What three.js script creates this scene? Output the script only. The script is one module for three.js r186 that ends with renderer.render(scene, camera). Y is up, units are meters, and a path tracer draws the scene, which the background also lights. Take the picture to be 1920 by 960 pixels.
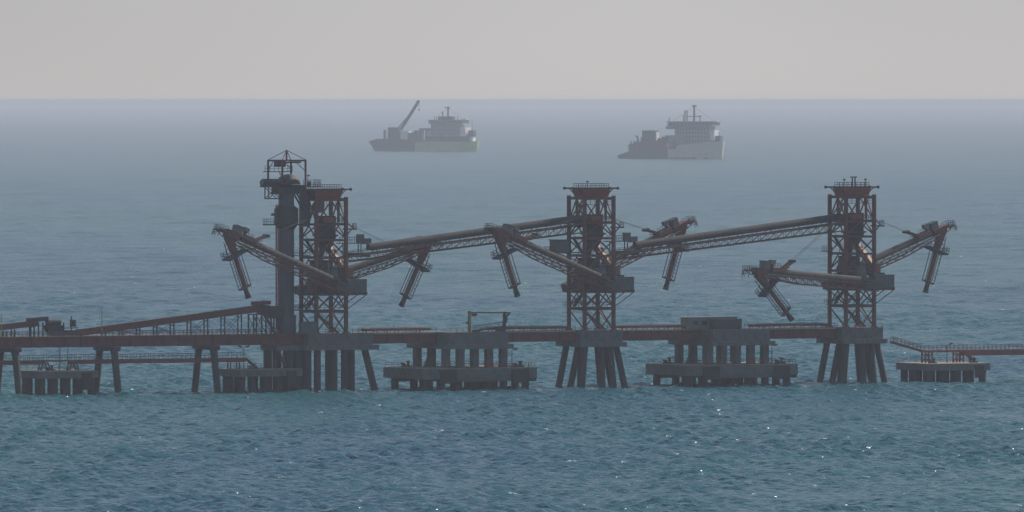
import * as THREE from 'three';
import { mergeGeometries } from 'three/addons/utils/BufferGeometryUtils.js';
import { ImprovedNoise } from 'three/addons/math/ImprovedNoise.js';

// ---------------------------------------------------------------- camera, sky, sun, exposure
const W = 1024, H = 512, D2R = Math.PI / 180;
const JETTY = 2600;                       // distance of the jetty's middle tower; y = 0 is the sea there
const scene = new THREE.Scene();
const camera = new THREE.PerspectiveCamera(2.8429, W / H, 10, 200000);
camera.position.set(0, 72.05, 0);
camera.rotation.x = -0.8678 * D2R;
scene.add(camera);

function makeSky() {                                   // pale haze at the horizon, bluer above, with faint broad veils of cloud
  const w = 1024, h = 512, d = new Float32Array(w * h * 4), n3 = new ImprovedNoise();
  const mix = (a, b, t) => a.map((v, i) => v + (b[i] - v) * t);
  for (let j = 0; j < h; j++) {
    const e = Math.max(0, ((j + 0.5) / h - 0.5) * 180);
    const c = mix([0.53, 0.515, 0.51], [0.20, 0.29, 0.44], 1 - Math.exp(-e / 11));
    for (let i = 0; i < w; i++) {
      const a = (i + 0.5) / w * 2 * Math.PI, x = Math.cos(a), z = Math.sin(a), y = e * D2R * 2.5;
      const k = 1 + 0.075 * n3.noise(x * 9, y * 9 + 3.2, z * 9 + 1.1) + 0.05 * n3.noise(x * 23, y * 23, z * 23 + 4.4);
      d.set([c[0] * k, c[1] * k, c[2] * k, 1], (j * w + i) * 4);
    }
  }
  const t = new THREE.DataTexture(d, w, h, THREE.RGBAFormat, THREE.FloatType);
  t.mapping = THREE.EquirectangularReflectionMapping;
  t.magFilter = t.minFilter = THREE.LinearFilter;
  t.needsUpdate = true;
  return t;
}
scene.background = scene.environment = makeSky();

const sun = new THREE.DirectionalLight(new THREE.Color().setRGB(1, 0.9, 0.78), 4.9);
const sunDir = new THREE.Vector3(0.58, 0.70, -0.42).normalize();
sun.target.position.set(20, 20, -2600);
sun.position.copy(sun.target.position).addScaledVector(sunDir, 600);
sun.castShadow = true;
sun.shadow.radius = 4;
Object.assign(sun.shadow.camera, { left: -260, right: 260, top: 160, bottom: -160, near: 1, far: 1400 });
sun.shadow.mapSize.set(4096, 4096);
scene.add(sun, sun.target);
scene.fog = new THREE.FogExp2(new THREE.Color().setRGB(0.80, 0.885, 1.0), 4.3e-5);

const renderer = new THREE.WebGLRenderer({ antialias: true });
renderer.setSize(W, H);
renderer.toneMapping = THREE.LinearToneMapping;
renderer.toneMappingExposure = 1;
renderer.shadowMap.enabled = true;

// ---------------------------------------------------------------- helpers
let seed = 7;
const rnd = () => { seed = (seed * 1664525 + 1013904223) >>> 0; return seed / 4294967296; };
const noise = new ImprovedNoise();
const V = (x, y, z) => new THREE.Vector3(x, y, z);
const taken = {};
function numbered(n) { const k = taken[n] = (taken[n] ?? -1) + 1; return k ? n + '_' + String(k).padStart(3, '0') : n; }

function grainTexture(base, spread, streak) {         // weathering: fine grain, blotches and runs of stain
  const n = 256, d = new Uint8Array(n * n * 4);
  for (let j = 0; j < n; j++) for (let i = 0; i < n; i++) {
    const x = i / n, y = j / n, w = (f, z) => {        // tiles by blending two windows
      const a = noise.noise(x * f, y * f, z), b = noise.noise((x - 1) * f, y * f, z), c = noise.noise(x * f, (y - 1) * f, z), e = noise.noise((x - 1) * f, (y - 1) * f, z);
      return (a * (1 - x) + b * x) * (1 - y) + (c * (1 - x) + e * x) * y;
    };
    let v = 0.5 * w(5, 1.3) + 0.35 * w(17, 4.7) + 0.3 * w(48, 9.1) + 0.15 * (rnd() - 0.5);
    const s = streak ? noise.noise(i * 0.19, j * 0.012, 3.1) * streak : 0;
    const k = 1 + spread * (v + s);
    for (let c = 0; c < 3; c++) d[(j * n + i) * 4 + c] = Math.max(0, Math.min(255, 255 * Math.pow(Math.min(1, Math.max(0, base[c] * k * (c ? 1 - 0.25 * spread * Math.max(0, v) : 1))), 1 / 2.2)));
    d[(j * n + i) * 4 + 3] = 255;
  }
  const t = new THREE.DataTexture(d, n, n);
  t.colorSpace = THREE.SRGBColorSpace; t.wrapS = t.wrapT = THREE.RepeatWrapping;
  t.magFilter = THREE.LinearFilter; t.minFilter = THREE.LinearMipmapLinearFilter; t.generateMipmaps = true; t.needsUpdate = true;
  return t;
}
function mat(rgb, rough = 0.75, spread = 0.5, streak = 0, metal = 0) {
  return new THREE.MeshStandardMaterial({ map: grainTexture(rgb, spread, streak), roughness: rough, metalness: metal });
}
const M = {
  red: mat([0.115, 0.032, 0.029], 0.75, 0.8, 0.7),
  redBright: mat([0.19, 0.042, 0.034], 0.65, 0.6, 0.4),
  rust: mat([0.13, 0.055, 0.038], 0.85, 0.9, 0.6),
  dark: mat([0.028, 0.029, 0.034], 0.7, 0.6, 0.3),
  hood: mat([0.042, 0.037, 0.036], 0.88, 0.7, 0.7),
  grey: mat([0.085, 0.095, 0.105], 0.65, 0.4, 0.5),
  column: mat([0.05, 0.058, 0.08], 0.6, 0.45, 0.6),
  concrete: mat([0.10, 0.104, 0.11], 0.9, 0.7, 0.55),
  deckTop: mat([0.30, 0.24, 0.19], 0.95, 0.4, 0),
  pile: mat([0.022, 0.021, 0.028], 0.75, 0.7, 0.8),
  ochre: mat([0.36, 0.205, 0.125], 0.7, 0.35, 0.4),
  brownBox: mat([0.17, 0.08, 0.045], 0.8, 0.6, 0.3),
  rubber: mat([0.02, 0.021, 0.023], 0.8, 0.4, 0),
  white: mat([0.72, 0.71, 0.68], 0.6, 0.12, 0.2),
  wall: mat([0.17, 0.165, 0.14], 0.8, 0.3, 0.4),
  navy: mat([0.035, 0.045, 0.07], 0.6, 0.4, 0.2),
  yellow: mat([0.24, 0.15, 0.045], 0.6, 0.3, 0.2),
  glass: new THREE.MeshStandardMaterial({ color: new THREE.Color().setRGB(0.03, 0.04, 0.05), roughness: 0.08 }),
  lens: new THREE.MeshStandardMaterial({ color: new THREE.Color().setRGB(0.8, 0.8, 0.78), roughness: 0.15 }),
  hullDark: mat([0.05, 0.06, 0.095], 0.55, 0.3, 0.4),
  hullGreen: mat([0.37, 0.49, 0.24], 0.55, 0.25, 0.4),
  hullPale: mat([0.55, 0.50, 0.45], 0.6, 0.25, 0.5),
  house: mat([0.22, 0.23, 0.23], 0.6, 0.25, 0.2),  // ship superstructure: its shade is mixed into this grey, lit fronts take white
  boot: mat([0.28, 0.12, 0.07], 0.7, 0.3, 0.3),
};

const UBOX = new THREE.BoxGeometry(1, 1, 1), UCYL = new THREE.CylinderGeometry(1, 1, 1, 14);
function add(name, geo, m, parent) {
  const o = new THREE.Mesh(geo, m);
  o.name = name; o.castShadow = o.receiveShadow = true;
  parent.add(o);
  return o;
}
function box(name, p, m, x0, x1, y0, y1, z0, z1) {
  const o = add(name, UBOX, m, p);
  o.position.set((x0 + x1) / 2, (y0 + y1) / 2, (z0 + z1) / 2); o.scale.set(x1 - x0, y1 - y0, z1 - z0);
  return o;
}
const QA = new THREE.Quaternion(), UP = V(0, 1, 0);
function bar(name, p, m, a, b, w = 0.3, h = w) {      // a straight member: h is its depth in the vertical plane
  const o = add(name, UBOX, m, p), A = V(...a), B = V(...b), d = B.clone().sub(A), L = d.length();
  d.normalize();
  const side = Math.abs(d.y) > 0.999 ? V(1, 0, 0) : d.clone().cross(UP).normalize(), up = side.clone().cross(d).normalize();
  o.quaternion.setFromRotationMatrix(new THREE.Matrix4().makeBasis(d, up, side));
  o.position.copy(A).add(B).multiplyScalar(0.5); o.scale.set(L, h, w);
  return o;
}
function tube(name, p, m, a, b, r, r2 = r, seg = 14) {
  const A = V(...a), B = V(...b), d = B.clone().sub(A), L = d.length();
  const o = add(name, r === r2 && seg === 14 ? UCYL : new THREE.CylinderGeometry(r2 / r, 1, 1, seg), m, p);
  o.quaternion.setFromUnitVectors(UP, d.normalize());
  o.position.copy(A).add(B).multiplyScalar(0.5); o.scale.set(r, L, r);
  return o;
}
function slab(name, p, m, x0, x1, y0, y1, z0, z1, t = 9) {   // a box with texture coordinates in metres
  const w = x1 - x0, h = y1 - y0, d = z1 - z0, g = new THREE.BoxGeometry(w, h, d), uv = g.attributes.uv, s = rnd() * 5;
  const dims = [[d, h], [d, h], [w, d], [w, d], [w, h], [w, h]];
  for (let f = 0; f < 6; f++) for (let k = 0; k < 4; k++) { const i = f * 4 + k; uv.setXY(i, s + uv.getX(i) * dims[f][0] / t, s + uv.getY(i) * dims[f][1] / t); }
  const o = add(name, g, m, p);
  o.position.set((x0 + x1) / 2, (y0 + y1) / 2, (z0 + z1) / 2);
  return o;
}
function barGeo(a, b, w, h = w) {
  const g = new THREE.BoxGeometry(1, 1, 1), A = V(...a), B = V(...b), d = B.clone().sub(A), L = d.length();
  d.normalize();
  const side = Math.abs(d.y) > 0.999 ? V(1, 0, 0) : d.clone().cross(UP).normalize(), up = side.clone().cross(d).normalize();
  const m = new THREE.Matrix4().makeBasis(d, up, side).multiply(new THREE.Matrix4().makeScale(L, h, w));
  m.setPosition(A.add(B).multiplyScalar(0.5));
  return g.applyMatrix4(m);
}
function railing(p, m, pts, h = 1.1, step = 1.6, t = 0.085, name = 'railing') {   // posts and two rails along a line of points
  const gs = [];
  for (let i = 0; i < pts.length - 1; i++) {
    const A = V(...pts[i]), B = V(...pts[i + 1]), n = Math.max(1, Math.round(A.distanceTo(B) / step));
    for (let k = 0; k <= n; k++) { const q = A.clone().lerp(B, k / n); gs.push(barGeo([q.x, q.y, q.z], [q.x, q.y + h, q.z], t)); }
    for (const f of [0.52, 1]) gs.push(barGeo([A.x, A.y + h * f, A.z], [B.x, B.y + h * f, B.z], t));
  }
  return add(name, mergeGeometries(gs), m, p);
}
function stairs(p, m, a, b, w = 0.9) {                // two stringers, treads and a handrail
  const A = V(...a), B = V(...b), d = B.clone().sub(A), sd = V(-d.z, 0, d.x).normalize().multiplyScalar(w / 2), gs = [];
  for (const s of [-1, 1]) {
    const o = sd.clone().multiplyScalar(s), a2 = A.clone().add(o), b2 = B.clone().add(o);
    gs.push(barGeo(a2.toArray(), b2.toArray(), 0.12, 0.34));
    gs.push(barGeo([a2.x, a2.y + 1, a2.z], [b2.x, b2.y + 1, b2.z], 0.07));
  }
  const n = Math.max(3, Math.round(Math.abs(d.y) / 0.24));
  for (let k = 1; k < n; k++) { const q = A.clone().lerp(B, k / n), g = new THREE.BoxGeometry(Math.abs(sd.z) * 2 + 0.22, 0.05, Math.abs(sd.x) * 2 + 0.22); g.translate(q.x, q.y, q.z); gs.push(g); }
  return add('stair_flight', mergeGeometries(gs), m, p);
}
function taperGeo(x0, x1, z0, z1, y0, X0, X1, Z0, Z1, y1) {   // hopper: rectangle below, rectangle above
  const g = new THREE.BoxGeometry(1, 1, 1), a = g.attributes.position;
  for (let i = 0; i < a.count; i++) {
    const u = a.getY(i) > 0, l = (s, lo, hi) => s > 0 ? hi : lo;
    a.setXYZ(i, u ? l(a.getX(i), X0, X1) : l(a.getX(i), x0, x1), u ? y1 : y0, u ? l(a.getZ(i), Z0, Z1) : l(a.getZ(i), z0, z1));
  }
  g.computeVertexNormals();
  return g;
}
function hoodGeo(len, r, skirt) {                     // half-round conveyor cover along x with short straight sides and thickness
  const s = new THREE.Shape(), n = 14, t = 0.06;
  s.moveTo(r, -skirt);
  for (let i = 0; i <= n; i++) s.lineTo(r * Math.cos(Math.PI * i / n), r * Math.sin(Math.PI * i / n));
  s.lineTo(-r, -skirt); s.lineTo(-r + t, -skirt);
  for (let i = n; i >= 0; i--) s.lineTo((r - t) * Math.cos(Math.PI * i / n), (r - t) * Math.sin(Math.PI * i / n));
  s.lineTo(r - t, -skirt);
  const g = new THREE.ExtrudeGeometry(s, { depth: len, bevelEnabled: false });
  g.rotateY(Math.PI / 2);
  const uv = g.attributes.uv; for (let i = 0; i < uv.count; i++) uv.setXY(i, g.attributes.position.getX(i) / 8, uv.getY(i) / 8);
  return g;
}

// the jetty's own axes: u runs along it (to the right and away), v across it towards the camera
const PHI = 27 * D2R, CU = Math.cos(PHI), SU = Math.sin(PHI);
const at = (u, y, v) => V(19.96 + u * CU + v * SU, y, -JETTY - u * SU + v * CU);
function tag(o, label, category, group, kind) {
  o.userData.label = label; o.userData.category = category;
  if (group) o.userData.group = group;
  if (kind) o.userData.kind = kind;
  return o;
}
function thing(name, label, category, [u, y, v], group, turn = 0) {
  const o = new THREE.Group();
  o.name = numbered(name); o.position.copy(at(u, y, v)); o.rotation.y = PHI + turn;
  scene.add(o);
  return tag(o, label, category, group);
}

// ---------------------------------------------------------------- the sea
const waves = [];
{
  const wind = 97 * D2R;                              // the waves run roughly along the line of sight
  for (let i = 0; i < 46; i++) {
    const L = 3.2 * Math.pow(24, Math.pow(i / 45, 1.35)), k = 2 * Math.PI / L, a = wind + (rnd() + rnd() + rnd() - 1.5) * 1.15;
    const amp = 0.0175 * L * Math.exp(-Math.pow(L / 10, 2)) + 0.0032 * L * Math.exp(-L / 32);
    waves.push([k * Math.cos(a), k * Math.sin(a), rnd() * 6.283, amp, L]);
  }
}
const TIDE = -0.45;                                     // mean level of the water
function seaHeight(x, z, cut) {
  let y = 0;
  const g = 0.9 + 0.5 * noise.noise(x * 0.011, z * 0.004, 2.2) + 0.5 * noise.noise(x * 0.045, z * 0.015, 7.2);   // gustiness
  const off = 1 + Math.min(1.8, Math.max(0, (-z - 3000) / 2600));   // the longer waves stand higher offshore
  for (const [kx, kz, p, a, L] of waves) if (L > cut) { const s = Math.sin(kx * x + kz * z + p); y += a * (L > 12 ? off : 1) * (s + 0.35 * (s * s - 0.5)); }
  return TIDE + y * Math.max(0.25, g);
}
{
  const rs = [], as = [];
  let r = 60;
  while (r < 1780) { rs.push(r); r += 60; }
  r = 1780;
  while (r < 80000) { rs.push(r); r += r < 2750 ? 1.4 : r < 5000 ? 1.4 + (r - 2750) * 0.0016 : r < 9000 ? 5 + (r - 5000) * 0.001 : r < 15000 ? 9 + (r - 9000) * 0.0025 : 24 + (r - 15000) * 0.01; }
  for (let a = 3.4; a < 75; a = a * 1.35) as.unshift(-a * 1.02);
  const core = 370;
  for (let i = 0; i <= core; i++) as.push(-3.4 + 6.8 * i / core);
  for (let a = 3.4; a < 75; a = a * 1.35) as.push(a * 1.02);
  const nr = rs.length, na = as.length, pos = new Float32Array(nr * na * 3), uv = new Float32Array(nr * na * 2), col = new Float32Array(nr * na * 3), idx = new Uint32Array((nr - 1) * (na - 1) * 6);
  for (let j = 0; j < nr; j++) {
    const R = rs[j], dr = (rs[j + 1] ?? R + 200) - R, cut = 2.4 * Math.min(dr, 60);
    for (let i = 0; i < na; i++) {
      const a = as[i] * D2R, x = R * Math.sin(a), z = -R * Math.cos(a), n = j * na + i, inside = Math.abs(as[i]) <= 3.4;
      pos[n * 3] = x; pos[n * 3 + 1] = inside && R >= 1780 ? seaHeight(x, z, cut) : TIDE; pos[n * 3 + 2] = z;
      uv[n * 2] = x / 26; uv[n * 2 + 1] = z / 26;
      // turbid water: drifting patches of greener and bluer sea
      const t = 0.5 + 0.8 * noise.noise(x * 0.006, z * 0.0016, 0.4) + 0.4 * noise.noise(x * 0.02, z * 0.006, 5.4);
      const q = Math.max(0, Math.min(1, t));
      col[n * 3] = 0.012 + 0.004 * q; col[n * 3 + 1] = 0.070 + 0.022 * q; col[n * 3 + 2] = 0.112 - 0.008 * q;
    }
  }
  let k = 0;
  for (let j = 0; j < nr - 1; j++) for (let i = 0; i < na - 1; i++) { const a = j * na + i, b = a + 1, c = a + na, d = c + 1; idx[k++] = a; idx[k++] = b; idx[k++] = c; idx[k++] = b; idx[k++] = d; idx[k++] = c; }
  const g = new THREE.BufferGeometry();
  g.setAttribute('position', new THREE.BufferAttribute(pos, 3)); g.setAttribute('uv', new THREE.BufferAttribute(uv, 2)); g.setAttribute('color', new THREE.BufferAttribute(col, 3));
  g.setIndex(new THREE.BufferAttribute(idx, 1)); g.computeVertexNormals();
  console.log('sea', nr, na, idx.length / 3);
  // ripples: a tile of short waves, 26 m a side
  const n = 512, d = new Uint8Array(n * n * 4), rip = [];
  for (let i = 0; i < 60; i++) { const a = 97 * D2R + (rnd() + rnd() - 1) * 1.5, f = 9 + 40 * Math.pow(rnd(), 1.6); rip.push([Math.round(f * Math.cos(a)), Math.round(f * Math.sin(a)), rnd() * 6.283, 1 / f]); }
  const hgt = new Float32Array(n * n); let lo = 9, hi = -9;
  for (let j = 0; j < n; j++) for (let i = 0; i < n; i++) { let h = 0; for (const [fx, fy, p, am] of rip) h += am * Math.sin(6.28318 * (fx * i + fy * j) / n + p); hgt[j * n + i] = h; lo = Math.min(lo, h); hi = Math.max(hi, h); }
  for (let i = 0; i < n * n; i++) { const v = 255 * (hgt[i] - lo) / (hi - lo); d.set([v, v, v, 255], i * 4); }
  const bump = new THREE.DataTexture(d, n, n); bump.wrapS = bump.wrapT = THREE.RepeatWrapping; bump.magFilter = THREE.LinearFilter; bump.needsUpdate = true;
  const sea = add('sea', g, new THREE.MeshPhysicalMaterial({ vertexColors: true, roughness: 0.23, ior: 1.33, bumpMap: bump, bumpScale: 0.75 }), scene);
  tag(sea, 'choppy blue grey sea reaching to the hazy horizon', 'sea', null, 'structure');
}
// a few breaking crests: small uneven white flecks of foam, also standing in for sun glints, too many and too scattered to count
{
  const gs = [];
  for (let i = 0; i < 150; i++) {
    const R = 1840 + 3400 * Math.pow(rnd(), 1.7), a = (rnd() * 2 - 1) * 3.05 * D2R, cx = R * Math.sin(a), cz = -R * Math.cos(a);
    const w = (0.16 + 0.6 * Math.pow(rnd(), 3)) * Math.sqrt(R / 1900), flecks = 1 + Math.floor(rnd() * 3);
    for (let f = 0; f < flecks; f++) {
      const x = cx + (rnd() - 0.5) * w * 4, z = cz + (rnd() - 0.5) * 1.4, y = seaHeight(x, z, 3) + 0.02;
      const g = new THREE.IcosahedronGeometry(1, 1), p = g.attributes.position;
      for (let k = 0; k < p.count; k++) { const s = 1 + 0.45 * noise.noise(p.getX(k) * 2.1 + i, p.getY(k) * 2.1, p.getZ(k) * 2.1 + f); p.setXYZ(k, p.getX(k) * w * s, p.getY(k) * 0.10 * s, p.getZ(k) * 0.5 * s); }
      g.translate(x, y, z); gs.push(g);
    }
  }
  for (const u of [-161, -134.3, -107.3, -84, -75, -66, -50, -37, -24, -4, 4, 24, 37, 50, 71, 79, 96, 107]) for (let k = 0; k < 2; k++) {
    const p = at(u + (rnd() - 0.5) * 9, 0, 6 + rnd() * 9), w = 0.18 + 0.35 * rnd() * rnd();
    const g = new THREE.IcosahedronGeometry(1, 1), q = g.attributes.position;
    for (let m = 0; m < q.count; m++) { const f = 1 + 0.45 * noise.noise(q.getX(m) * 2.1 + u, q.getY(m) * 2.1, q.getZ(m) * 2.1 + k); q.setXYZ(m, q.getX(m) * w * f, q.getY(m) * 0.09 * f, q.getZ(m) * 0.5 * f); }
    g.translate(p.x, seaHeight(p.x, p.z, 3) + 0.02, p.z); gs.push(g);
  }
  const o = add('foam_and_glints', mergeGeometries(gs), new THREE.MeshStandardMaterial({ color: new THREE.Color().setRGB(0.8, 0.8, 0.8), roughness: 1 }), scene);
  tag(o, 'scattered white flecks of foam and modelled sun glints on the wave crests', 'foam', null, 'stuff');
}

// ---------------------------------------------------------------- approach trestle, bridge spans
const DECK = 14.0;
function span(u0, u1, label, group) {
  const t = thing('bridge_span', label, 'bridge', [(u0 + u1) / 2, 0, 0], group), h = (u1 - u0) / 2 - 0.06;
  slab('deck_slab', t, u0 < -80 ? M.rust : M.deckTop, -h, h, DECK - 0.3, DECK, -3.6, 3.6);  // spans between towers: sunlight on the deck is put into the paler colour
  for (const z of [3.2, -3.2]) {
    slab('girder', t, M.red, -h, h, DECK - 2.55, DECK - 0.3, z - 0.2, z + 0.2);
    box('flange', t, M.red, -h, h, DECK - 2.68, DECK - 2.55, z - 0.42, z + 0.42);
    for (let x = -h + 0.4; x < h; x += 4.4) box('stiffener', t, M.red, x - 0.06, x + 0.06, DECK - 2.5, DECK - 0.32, z + Math.sign(z) * 0.2, z + Math.sign(z) * 0.44);
    railing(t, M.rust, [[-h, DECK, z * 1.09], [h, DECK, z * 1.09]], 1.1, 2.2, 0.1);
  }
  return t;
}
const BENTS = [-161, -134.3, -107.3];
span(-190, -161, 'red girder span of the approach trestle cut by the left edge of the picture', 'spans of the approach trestle');
span(-161, -134.3, 'red girder span of the approach trestle carrying the dark drive house', 'spans of the approach trestle');
span(-134.3, -107.3, 'red girder span of the approach trestle under the middle of the sloping conveyor', 'spans of the approach trestle');
span(-107.3, -82.2, 'red girder span of the approach trestle ending at the tall round column', 'spans of the approach trestle');
const between = [
  span(-63.9, -45.4, 'red girder span from the tower beside the round column to the first dolphin', 'bridge spans between the towers'),
  span(-28.8, -6.2, 'red girder span from the gantry dolphin to the middle tower', 'bridge spans between the towers'),
  span(6.2, 29.0, 'red girder span from the middle tower to the dolphin with the control building', 'bridge spans between the towers'),
  span(45.6, 68.9, 'red girder span from the control building dolphin to the rightmost tower', 'bridge spans between the towers')];
BENTS.forEach((u, i) => {
  const where = ['the left edge of the picture', 'the small dolphin at far left', 'the tall round column'][i];
  const t = thing('pile_bent', ['pile bent with two raked legs standing nearest ', 'pile bent with raked legs just right of ', 'pile bent with raked legs standing nearest '][i] + where, 'bent', [u, 0, 0], 'pile bents of the approach trestle');
  slab('cap_beam', t, M.dark, -1.1, 1.1, 10.3, 11.3, -5.7, 5.7);
  for (const s of [-1, 1]) { tube('pile', t, M.pile, [s * 0.3, -3, s * 6.6], [0, 10.35, s * 4.3], 0.88); tube('collar', t, M.dark, [0, 9.7, s * 4.42], [0, 10.32, s * 4.3], 1.0); }
});

// ---------------------------------------------------------------- tower piers, breasting dolphins, mooring dolphins
function pier(u, label, wide) {
  const t = thing('tower_pier', label, 'pier', [u, 0, 0], 'concrete piers under the towers');
  if (wide) {
    slab('pier_block', t, M.concrete, -7, 11, 11.1, DECK, -5.6, 5.6);
    slab('pile_cap', t, M.concrete, -8.2, 12, 9.9, 11.1, -7, 7);
    for (const [x, z, dx, dz] of [[-7, -4.5, 0, 0], [-6.6, 4.5, 0, 0], [-5.2, 0, 0, 0], [-4.2, 5, 0, 0], [-5.6, -3, 0, 0], [0.2, -4, 0, 0], [0.6, 4.6, 0, 0], [3.4, 4.8, 0, 0], [3.4, -4.2, 0, 0], [6, 3.4, 0, 0], [9.6, 3.6, 3.3, 0.4]])
      tube('pile', t, M.pile, [x + dx, -3, z + dz], [x, 9.95, z], 0.9);
  } else {
    slab('pier_block', t, M.concrete, -6, 6, 11.1, DECK, -5.6, 5.6);
    slab('pile_cap', t, M.concrete, -6.5, 6.5, 9.9, 11.1, -7, 7);
    for (const [x, z, dx, dz] of [[-5, -4, -2.6, -0.3], [-5, 2.5, -2.9, 0.3], [-4.7, 5.6, -1.5, 0.8], [0, 5.2, -0.2, 1.6], [5, 4, 2.9, 0.3], [5, -2.5, 2.9, -0.3], [4.7, -5.6, 1.5, -0.8], [2.6, 5.2, 0.6, 1.4], [0, -5.2, 0.2, -1.6]])
      tube('pile', t, M.pile, [x + dx, -3, z + dz], [x, 9.95, z], 0.84);
  }
  railing(t, M.rust, [[-5.8, DECK, 5.45], [wide ? 10.8 : 5.8, DECK, 5.45]], 1.1, 1.8, 0.09);
  return t;
}
pier(-75, 'wide concrete pier on upright piles under the tower beside the round column', true);
pier(0, 'concrete pier on splayed piles under the middle tower', false);
pier(75, 'concrete pier on splayed piles under the rightmost tower', false);

function breasting(u, label) {
  const t = thing('breasting_dolphin', label, 'dolphin', [u, 0, 0], 'breasting dolphins between the towers');
  slab('platform', t, M.concrete, -16, 16, 2.4, 5.0, -11, 11);
  slab('platform_top', t, M.deckTop, -15.8, 15.8, 5.0, 5.12, -10.8, 10.8);
  slab('downstand', t, M.concrete, -8.8, 10.6, 1.75, 2.4, -10.7, 10.7);
  for (const [a, b, z] of [[-11.2, -6.6, 11], [8.9, 13.6, 11], [-12.6, -8.4, -11.5]]) slab('fender_panel', t, M.rubber, a, b, 1.35, 4.7, z, z + 0.5);
  box('fender_support', t, M.dark, 16, 16.6, 1.6, 4.6, 5, 9.5);
  for (const [z, xs] of [[-8.6, [-14, -8.6, -5, -1.2, 2.6, 6.4, 9.8, 14]], [-2.8, [-9, -4.2, 0.4, 5, 9]], [2.8, [-10, -6.6, -1.8, 3, 7.4]], [8.6, [-14, -9.6, -5.2, -0.6, 3.6, 7.8, 11, 14]]]) for (const x of xs) tube('pile', t, M.pile, [x + (rnd() - 0.5) * 0.5, -3, z], [x, 2.5, z], 0.98);
  for (const z of [-8, 8]) for (const x of [-8, -4, 0, 4, 8]) slab('support_column', t, M.concrete, x - 0.85, x + 0.85, 5.1, 9.95, z - 0.85, z + 0.85);
  slab('pile_cap', t, M.concrete, -9.2, 9.2, 9.9, 11.0, -11.6, 11.6);
  slab('upper_block', t, M.concrete, -8.2, 8.2, 11.0, DECK, -10.6, 10.6);
  railing(t, M.dark, [[-8, DECK, 10.4], [8, DECK, 10.4]], 1.1, 1.8, 0.08);
  railing(t, M.rust, [[-15.6, 5.1, 10.6], [-3, 5.1, 10.6]], 1.1, 1.8, 0.08);
  railing(t, M.rust, [[2, 5.1, 10.6], [15.6, 5.1, 10.6], [15.6, 5.1, -10.6]], 1.1, 1.8, 0.08);
  railing(t, M.rust, [[-15.6, 5.1, -10.6], [15.6, 5.1, -10.6]], 1.1, 1.8, 0.08);
  stairs(t, M.dark, [-8.8, 5.1, -2], [-6.2, 11, -2]);
  box('service_box', t, M.redBright, 2.4, 4.4, 5.1, 6.6, 8.9, 9.9);
  return t;
}
breasting(-37, 'concrete breasting dolphin with open columns left of the middle tower');
breasting(37.3, 'concrete breasting dolphin with open columns right of the middle tower');

function mooring(u, w, d, top, label, xs) {
  const t = thing('mooring_dolphin', label, 'dolphin', [u, 0, 0], 'mooring dolphins');
  slab('platform', t, M.concrete, -w, w, top - 1.75, top, -d, d);
  slab('platform_top', t, M.deckTop, -w + 0.15, w - 0.15, top, top + 0.1, -d + 0.15, d - 0.15);
  for (const z of [-d + 1.6, 0, d - 1.6]) for (const x of xs) tube('pile', t, M.pile, [x + (z ? 0 : -1.2), -3, z], [x + (z ? 0 : -1.2), top - 1.7, z], 0.95);
  slab('fender_panel', t, M.rubber, w - 4.5, w - 2, 0.9, top - 0.4, d, d + 0.45);
  railing(t, M.rust, [[-w + 0.3, top + 0.1, -d + 0.3], [w - 0.3, top + 0.1, -d + 0.3]], 1.1, 1.8, 0.08);
  return t;
}
mooring(-147.4, 8.1, 6, 5.5, 'low mooring dolphin on many piles at the far left under the trestle', [-6.8, -3.4, 0, 3.4, 6.8]);
mooring(-92.3, 8.7, 6, 5.3, 'low mooring dolphin beneath the tall round column', [-7.4, -4.4, -0.6, 2.8, 7.2]);
mooring(101.7, 9.3, 8, 4.5, 'low mooring dolphin at the far right beyond the last tower', [-7.8, -3.6, 0.2, 4.4, 8]);

function hook(u, y, v, label, size = 1) {              // quick release mooring hook: base, bollard head, capstan
  const t = thing('mooring_hook', label, 'hook', [u, y, v], 'mooring hooks on the dolphins');
  const b = (n, ...a) => box(n, t, M.dark, ...a.map(q => q * size));
  b('base', -1, 1, 0, 0.35, -0.8, 0.8);
  tube('capstan', t, M.dark, [0.4 * size, 0.3 * size, 0], [0.4 * size, 1.2 * size, 0], 0.32 * size);
  tube('capstan_head', t, M.dark, [0.4 * size, 1.2 * size, 0], [0.4 * size, 1.4 * size, 0], 0.55 * size);
  bar('hook_arm', t, M.dark, [-0.4 * size, 0.4 * size, 0], [-1.6 * size, 0.85 * size, 0.5 * size], 0.35 * size);
  bar('hook_arm', t, M.dark, [-0.4 * size, 0.4 * size, 0.2], [-1.3 * size, 0.75 * size, 1.1 * size], 0.35 * size);
}
hook(-48.5, 5.12, -7, 'dark mooring hook at the left end of the gantry dolphin', 1.1);
hook(-24.6, 5.12, 8, 'dark mooring hook at the right end of the gantry dolphin', 1.1);
hook(25.6, 5.12, -7, 'dark mooring hook at the left end of the control building dolphin', 1.1);
hook(49.8, 5.12, 8, 'dark mooring hook at the right end of the control building dolphin', 1.1);
hook(-150.5, 5.6, 2, 'dark mooring hook on the small dolphin at far left', 0.9);
hook(-95.5, 5.4, 2, 'dark mooring hook on the dolphin beneath the round column', 0.9);
hook(96.4, 4.6, 4, 'dark mooring hook at the left end of the far right dolphin', 0.9);
hook(108.4, 4.6, 4, 'dark mooring hook at the right end of the far right dolphin', 0.9);

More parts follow.
